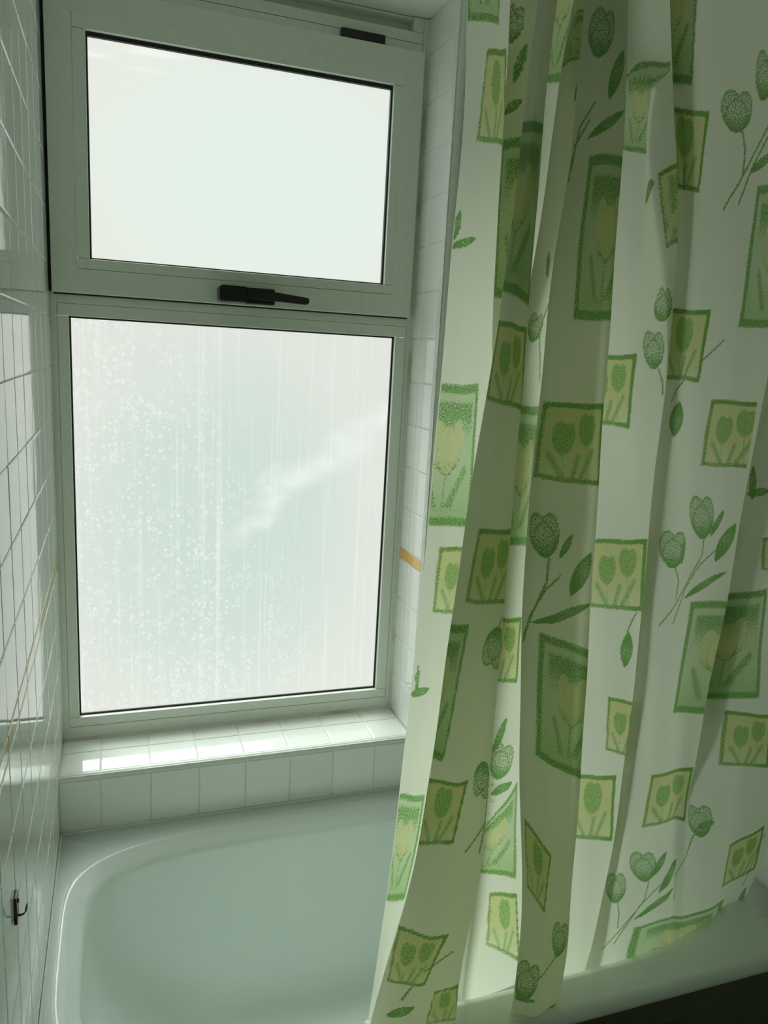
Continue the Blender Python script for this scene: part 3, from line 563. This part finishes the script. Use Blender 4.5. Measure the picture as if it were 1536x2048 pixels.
MOT = json.loads('''{"Q":[["B",[-0.002,8.418],[0.507,8.438],[0.53,6.378],[0.016,6.431],0.3,0.97,0.0,0.945],["A2",[0.161,6.111],[0.463,6.077],[0.476,5.037],[0.172,5.106],0,0.42,0.0,0.945],["B",[0.034,14.422],[0.415,14.527],[0.508,13.017],[0.061,12.943],0.1,0.95,0.0,0.945],["A1",[0.31,12.679],[0.541,12.736],[0.532,11.592],[0.193,11.553],0,0.5,0.0,0.945],["leaf",[-0.052,10.72],[0.191,10.696],[0.136,10.283],[-0.098,10.309],0,1,0.0,0.945],["leaf",[0.296,10.493],[0.437,10.272],[-0.007,10.078],[-0.119,10.308],0,1,0.0,0.945],["leaf",[-0.003,4.342],[0.128,4.317],[0.139,3.842],[0.005,3.87],0,1,0.0,0.945],["leaf",[0.194,4.079],[0.338,3.758],[0.031,3.686],[-0.079,3.982],0,1,0.0,0.945],["B",[-0.001,2.221],[0.393,2.086],[0.393,0.426],[0.002,0.536],0.2,0.95,0.0,0.945],["tulip",[2.021,13.244],[2.213,13.274],[2.174,12.788],[1.968,12.765],0,1,1.719,2.762],["leaf",[2.134,12.866],[2.307,12.859],[2.228,12.302],[2.04,12.316],0,1,1.719,2.762],["leaf",[2.178,12.273],[2.305,12.099],[2.101,11.83],[1.978,12.006],0,1,1.719,2.762],["B",[2.052,11.625],[2.255,11.709],[2.299,9.632],[2.059,9.617],0,0.4,1.719,2.762],["B",[3.076,11.76],[4.085,11.756],[4.011,9.511],[3.086,9.696],0.35,1,2.762,4.257],["A2",[3.131,9.307],[3.96,9.229],[4.039,8.131],[3.118,8.24],0.0,1,2.762,4.257],["A2",[3.371,6.49],[4.002,6.464],[4.021,5.351],[3.302,5.388],0,0.88,2.762,4.257],["B",[3.095,5.041],[3.419,5.057],[3.279,2.906],[3.097,2.948],0.55,1,2.762,4.257],["tulip",[4.071,4.301],[3.656,4.429],[3.711,5.066],[4.142,4.95],0,1,2.762,4.257],["A1",[3.125,2.616],[3.661,2.626],[3.556,1.683],[3.107,1.586],0.05,1,2.762,4.257],["tulip",[4.051,2.215],[3.736,2.338],[3.723,2.938],[4.052,2.831],0,1,2.762,4.257],["A2",[3.113,0.467],[3.747,0.272],[3.58,-0.389],[3.18,-0.356],0,1,2.762,4.257],["leaf",[3.471,-0.52],[3.566,-0.84],[3.279,-0.997],[3.187,-0.701],0,1,2.762,4.257],["A1",[3.713,-0.558],[3.987,-0.612],[4.063,-1.205],[3.652,-1.03],0,1,2.762,4.257],["leaf",[4.11,-0.625],[4.267,-0.769],[4.186,-1.239],[4.04,-1.097],0,1,2.762,4.257],["B",[5.663,8.166],[5.954,8.171],[5.996,6.077],[5.705,6.12],0.35,0.75,5.312,7.221],["A2",[5.681,4.988],[6.006,4.949],[5.973,3.877],[5.678,3.929],0.55,1,5.312,7.221],["tulip",[5.617,9.468],[5.986,9.449],[5.905,9.042],[5.562,9.066],0,1,5.312,7.221],["leaf",[5.671,3.424],[5.928,3.283],[5.714,2.647],[5.48,2.795],0,1,5.312,7.221],["tulip",[5.549,3.001],[5.989,2.822],[5.878,2.184],[5.493,2.372],0,1,5.312,7.221],["leaf",[5.823,2.361],[6.063,2.0],[5.699,1.84],[5.511,2.189],0,1,5.312,7.221],["B",[5.706,1.669],[6.052,2.154],[6.065,0.315],[5.576,0.623],0.4,1,5.312,7.221],["A1",[5.688,0.213],[6.097,0.01],[6.286,-1.469],[5.73,-0.835],0,1,5.312,7.221],["tulip",[7.892,13.194],[8.453,13.166],[8.335,12.58],[7.85,12.627],0,1,7.221,9.033],["leaf",[8.316,12.794],[8.958,12.808],[8.6,12.094],[8.05,12.14],0,1,7.221,9.033],["leaf",[8.551,12.173],[8.876,12.01],[8.101,11.516],[7.865,11.748],0,1,7.221,9.033],["B",[8.057,11.446],[8.78,11.543],[8.77,9.402],[8.086,9.367],0,0.72,7.221,9.033],["A2",[7.82,8.255],[8.743,8.259],[8.758,7.081],[7.79,7.183],0,1,7.221,9.033],["tulip",[7.738,6.655],[8.127,6.742],[8.23,6.071],[7.827,5.988],0,1,7.221,9.033],["leaf",[8.227,6.483],[8.49,6.34],[8.302,5.96],[8.077,6.085],0,1,7.221,9.033],["leaf",[8.397,6.26],[8.959,5.983],[8.655,5.283],[8.124,5.567],0,1,7.221,9.033],["leaf",[8.712,5.497],[8.861,5.135],[7.903,4.858],[7.809,5.184],0,1,7.221,9.033],["B",[7.983,4.916],[8.77,4.57],[8.767,2.386],[7.988,2.916],0,0.75,7.221,9.033],["A1",[7.831,1.869],[8.257,1.252],[8.154,0.322],[7.854,0.693],0,1,7.221,9.033],["tulip",[8.333,0.142],[8.734,-0.019],[8.696,-0.54],[8.308,-0.372],0,1,7.221,9.033],["tulip",[7.763,-0.432],[8.192,-0.432],[8.126,-1.035],[7.683,-1.028],0,1,7.221,9.033],["leaf",[8.164,-0.885],[8.162,-1.075],[7.76,-1.099],[7.782,-0.911],0,1,7.221,9.033],["A2",[9.809,8.949],[10.276,8.988],[10.234,7.879],[9.816,7.924],0.5,1,9.033,10.876],["A2",[9.83,6.177],[10.692,6.136],[10.705,4.93],[9.861,5.065],0.1,1,9.033,10.876],["leaf",[10.724,3.906],[10.244,4.005],[10.262,4.672],[10.725,4.587],0,1,9.033,10.876],["A1",[9.839,2.14],[10.539,1.998],[10.64,0.733],[9.88,0.922],0.15,1,9.033,10.876],["tulip",[10.329,9.332],[10.714,9.361],[10.733,8.786],[10.371,8.767],0,1,9.033,10.876],["leaf",[10.147,11.423],[11.299,11.518],[10.402,11.071],[10.121,11.052],0,1,9.033,10.876],["A1",[10.802,11.541],[10.905,11.662],[10.874,10.588],[10.797,10.524],0,0.6,10.511,11.112],["A2",[10.648,3.356],[10.978,3.238],[10.953,2.208],[10.653,2.351],0.55,1,9.033,10.876],["leaf",[10.566,2.024],[10.785,2.069],[10.988,1.642],[10.761,1.599],0,1,9.033,10.876],["B",[9.921,12.746],[10.388,12.821],[10.233,11.748],[9.884,11.74],0.2,0.8,9.033,10.876],["tulip",[10.63,9.993],[10.844,9.984],[10.898,9.479],[10.403,9.49],0,1,10.511,11.112],["B",[4.601,14.256],[4.838,14.386],[4.902,12.494],[4.757,12.444],0.3,0.7,4.257,5.312],["B",[5.994,13.275],[6.194,13.328],[6.029,12.682],[5.486,12.529],0.1,0.5,5.312,7.221],["leaf",[6.094,12.779],[6.381,12.807],[6.186,12.175],[5.915,12.159],0,1,5.312,7.221],["leaf",[5.798,10.295],[5.998,10.303],[6.02,9.909],[5.829,9.903],0,1,5.312,7.221],["A1",[11.233,12.235],[11.85,12.348],[11.668,11.272],[11.218,11.239],0.2,1,11.112,13.235],["B",[11.322,14.136],[11.742,14.318],[11.576,12.599],[11.207,12.519],0.4,1,11.112,13.235],["tulip",[12.006,12.661],[12.511,12.764],[12.532,12.197],[11.996,12.108],0,1,11.112,13.235],["leaf",[12.866,12.138],[13.132,11.975],[12.629,11.558],[12.371,11.725],0,1,11.112,13.235],["tulip",[12.524,13.291],[12.889,13.362],[12.889,12.687],[12.496,12.628],0,1,11.112,13.235],["A1",[11.185,9.651],[12.034,9.697],[11.97,8.619],[11.169,8.649],0.1,1,11.112,13.235],["leaf",[11.92,7.717],[11.165,7.799],[11.218,8.379],[11.943,8.31],0,1,11.112,13.235],["A2",[12.266,8.376],[13.469,8.353],[13.501,7.275],[12.256,7.327],0,1,11.112,13.235],["B",[12.673,11.529],[13.528,11.658],[13.546,9.537],[12.595,9.477],0,0.75,11.112,13.235],["tulip",[11.436,6.321],[12.13,6.302],[12.247,5.666],[11.524,5.698],0,1,11.112,13.671],["leaf",[11.953,6.159],[12.21,6.134],[12.238,5.701],[11.973,5.73],0,1,11.112,13.671],["tulip",[12.034,6.849],[12.655,6.867],[12.891,6.128],[12.234,6.127],0,1,11.112,13.671],["leaf",[12.831,6.684],[13.135,6.557],[12.914,6.075],[12.552,6.211],0,1,11.112,13.671],["leaf",[12.976,6.499],[13.508,6.277],[13.269,5.57],[12.654,5.813],0,1,11.112,13.671],["leaf",[13.166,5.681],[13.397,5.414],[12.402,4.988],[12.128,5.252],0,1,11.112,13.671],["B",[12.497,5.071],[13.423,4.991],[13.499,2.928],[12.501,3.072],0,0.5,11.112,13.671],["A2",[12.085,1.989],[13.418,1.94],[13.61,0.889],[11.985,0.978],0,1,11.112,16.002],["tulip",[13.667,1.25],[14.202,1.192],[14.279,0.475],[13.853,0.573],0,1,11.112,16.002],["leaf",[14.207,0.998],[14.342,0.631],[14.036,0.554],[13.914,0.912],0,1,11.112,16.002],["tulip",[11.723,0.535],[12.508,0.432],[12.696,-0.232],[11.938,-0.102],0,1,11.112,13.671],["leaf",[12.612,0.465],[13.059,0.238],[12.679,-0.234],[12.301,-0.002],0,1,11.112,13.671],["leaf",[12.923,0.25],[13.841,0.023],[12.925,-0.667],[12.454,-0.344],0,1,11.112,13.671],["tulip",[11.168,0.223],[11.831,0.104],[11.975,-0.553],[11.351,-0.42],0,1,11.112,13.671],["leaf",[13.116,-0.348],[13.592,-0.583],[12.233,-1.062],[11.994,-0.79],0,1,11.112,13.671],["B",[12.193,-1.082],[15.088,-1.141],[15.057,-2.256],[12.167,-2.058],0,1,11.112,16.002],["B",[13.81,5.193],[14.502,5.264],[14.778,3.223],[13.881,3.318],0.35,1,13.671,16.002],["A2",[14.16,3.093],[15.249,2.764],[15.342,1.665],[14.189,1.999],0,1,13.671,16.002],["A2",[14.745,0.16],[15.64,0.327],[15.831,-0.667],[14.864,-0.818],0,1,13.671,16.002],["leaf",[15.507,-0.895],[16.059,-1.159],[16.015,-1.689],[15.43,-1.408],0,1,13.671,16.002],["leaf",[13.751,7.373],[14.062,7.384],[14.16,6.761],[13.857,6.754],0,1,13.671,16.002],["leaf",[14.245,7.121],[14.351,6.798],[13.93,6.713],[13.822,7.035],0,1,13.671,16.002],["A1",[14.265,6.165],[15.203,6.093],[15.248,5.505],[14.316,5.607],0,1,13.671,16.002]],"L":[[0.013,[3.931,4.997],[3.969,5.137]],[0.013,[4.004,2.26],[4.014,1.905],[3.88,1.7],[3.736,1.504]],[0.013,[4.014,1.905],[3.965,1.65],[3.944,1.434]],[0.013,[3.853,-0.034],[3.666,-0.125],[3.549,-0.175]],[0.013,[3.432,-0.396],[3.361,-0.592]],[0.013,[6.05,9.646],[5.869,9.228],[5.946,8.819],[5.976,8.526]],[0.013,[8.086,12.084],[7.881,11.801],[7.795,11.346],[7.793,11.128]],[0.013,[8.026,11.881],[7.835,11.59],[7.81,11.283]],[0.013,[8.063,6.024],[8.053,5.67],[7.952,5.352],[7.805,4.826]],[0.013,[8.225,5.779],[8.045,5.556],[7.881,5.149],[7.796,4.707]],[0.013,[8.492,-0.43],[8.31,-0.53],[8.12,-0.656]],[0.013,[10.474,4.607],[10.539,4.807],[10.595,4.913]],[0.013,[10.621,8.787],[10.695,8.59],[10.705,8.402]],[0.013,[10.956,2.525],[11.069,2.628],[11.246,2.777]],[0.013,[12.354,12.184],[12.414,11.959],[12.398,11.623]],[0.013,[12.834,12.369],[12.564,11.918],[12.353,11.515],[12.112,11.109]],[0.013,[12.819,12.198],[12.538,11.712],[12.368,11.225]],[0.013,[11.613,8.628],[11.483,8.504],[11.403,8.322]],[0.013,[11.221,7.993],[11.139,7.841],[11.06,7.665]],[0.013,[12.347,9.275],[12.189,9.132],[11.995,8.958]],[0.013,[11.946,5.689],[12.077,5.464],[12.069,5.142]],[0.013,[12.588,6.143],[12.608,5.84],[12.359,5.449],[12.033,5.0],[11.746,4.702]],[0.013,[12.943,5.922],[12.589,5.688],[12.29,5.283],[12.068,4.731]],[0.013,[13.941,0.605],[13.813,0.192],[13.379,-0.211],[13.428,-0.744]],[0.013,[11.728,-0.487],[11.806,-0.727],[11.827,-1.018]],[0.013,[12.416,-0.172],[12.356,-0.551],[11.878,-1.103],[11.525,-1.336]],[0.013,[12.745,-0.324],[12.272,-0.635],[11.806,-1.34]],[0.013,[16.214,-0.606],[16.01,-0.817],[16.004,-1.305],[15.935,-1.563]],[0.013,[15.75,0.097],[15.65,-0.117],[15.623,-0.649],[15.598,-0.967]]]}''')
PG = np.zeros((NR, NC)); PY = np.zeros((NR, NC)); PW = np.zeros((NR, NC))
def window_of(P, mar):
    us = [p[0] for p in P]; vz = [p[1] for p in P]
    i0, i1 = np.searchsorted(u, [min(us)-mar, max(us)+mar]); j0, j1 = np.searchsorted(v, [min(vz)-mar, max(vz)+mar])
    return slice(max(0, j0), min(NR, j1+1)), slice(max(0, i0), min(NC, i1+1))
for kind, tl, tr, br, bl, a0, a1, ulo, uhi in MOT['Q']:
    f = a1-a0                                  # the visible share of the motif -> corners of the whole motif
    ext = lambda p, q: ((p[0]-(q[0]-p[0])*a0/f, p[1]-(q[1]-p[1])*a0/f), (p[0]+(q[0]-p[0])*(1-a0)/f, p[1]+(q[1]-p[1])*(1-a0)/f))
    (tl, tr), (bl, br) = ext(tl, tr), ext(bl, br)
    J, I = window_of((tl, tr, br, bl), .06)
    if J.stop-J.start < 2 or I.stop-I.start < 2: continue
    a, b = quad_inverse((tl, tr, br, bl), UU[J, I], VV[J, I])
    g, yl, wh = KIND[kind](a, b)
    ok = (a > -.06) & (a < 1.06) & (b > -.06) & (b < 1.06) & (UU[J, I] > ulo) & (UU[J, I] < uhi)
    PG[J, I] = np.where(ok, np.maximum(PG[J, I], g), PG[J, I]); PY[J, I] = np.where(ok, np.maximum(PY[J, I], yl), PY[J, I]); PW[J, I] = np.where(ok, np.maximum(PW[J, I], wh), PW[J, I])
for L in MOT['L']:
    w = L[0]
    for p, q in zip(L[1:], L[2:]):
        J, I = window_of((p, q), .08)
        dd = seg(UU[J, I], VV[J, I], p[0], p[1], q[0], q[1]); PG[J, I] = np.maximum(PG[J, I], .95*np.exp(-(dd/(w*1.15))**2))
verts = np.stack([GX*S, GY*S, Z0+GZ*S], -1).reshape(-1, 3).astype(np.float32)
idx = np.arange(NR*NC).reshape(NR, NC)
quads = np.stack([idx[:-1, :-1], idx[:-1, 1:], idx[1:, 1:], idx[1:, :-1]], -1).reshape(-1, 4)
base = W(9, -5.8, ZB); verts = verts - np.array(base, np.float32)
me = bpy.data.meshes.new('cloth')
me.vertices.add(len(verts)); me.vertices.foreach_set('co', verts.ravel())
me.loops.add(quads.size); me.loops.foreach_set('vertex_index', quads.ravel().astype(np.int32))
me.polygons.add(len(quads)); me.polygons.foreach_set('loop_start', np.arange(0, quads.size, 4, dtype=np.int32))
me.update(calc_edges=True); me.shade_smooth()
ca = me.attributes.new('print', 'FLOAT_COLOR', 'POINT')
ca.data.foreach_set('color', np.stack([PG, PY, PW, np.ones_like(PG)], -1).astype(np.float32).ravel())
cu = me.attributes.new('cloth', 'FLOAT_VECTOR', 'POINT')
cu.data.foreach_set('vector', np.stack([UU*S, VV*S, 0*UU], -1).astype(np.float32).ravel())
curtain = link('shower_curtain', me, M_CURTAIN); curtain.location = base
tag(curtain, 'white shower curtain printed with green tulips and squares, hanging in folds', 'curtain')
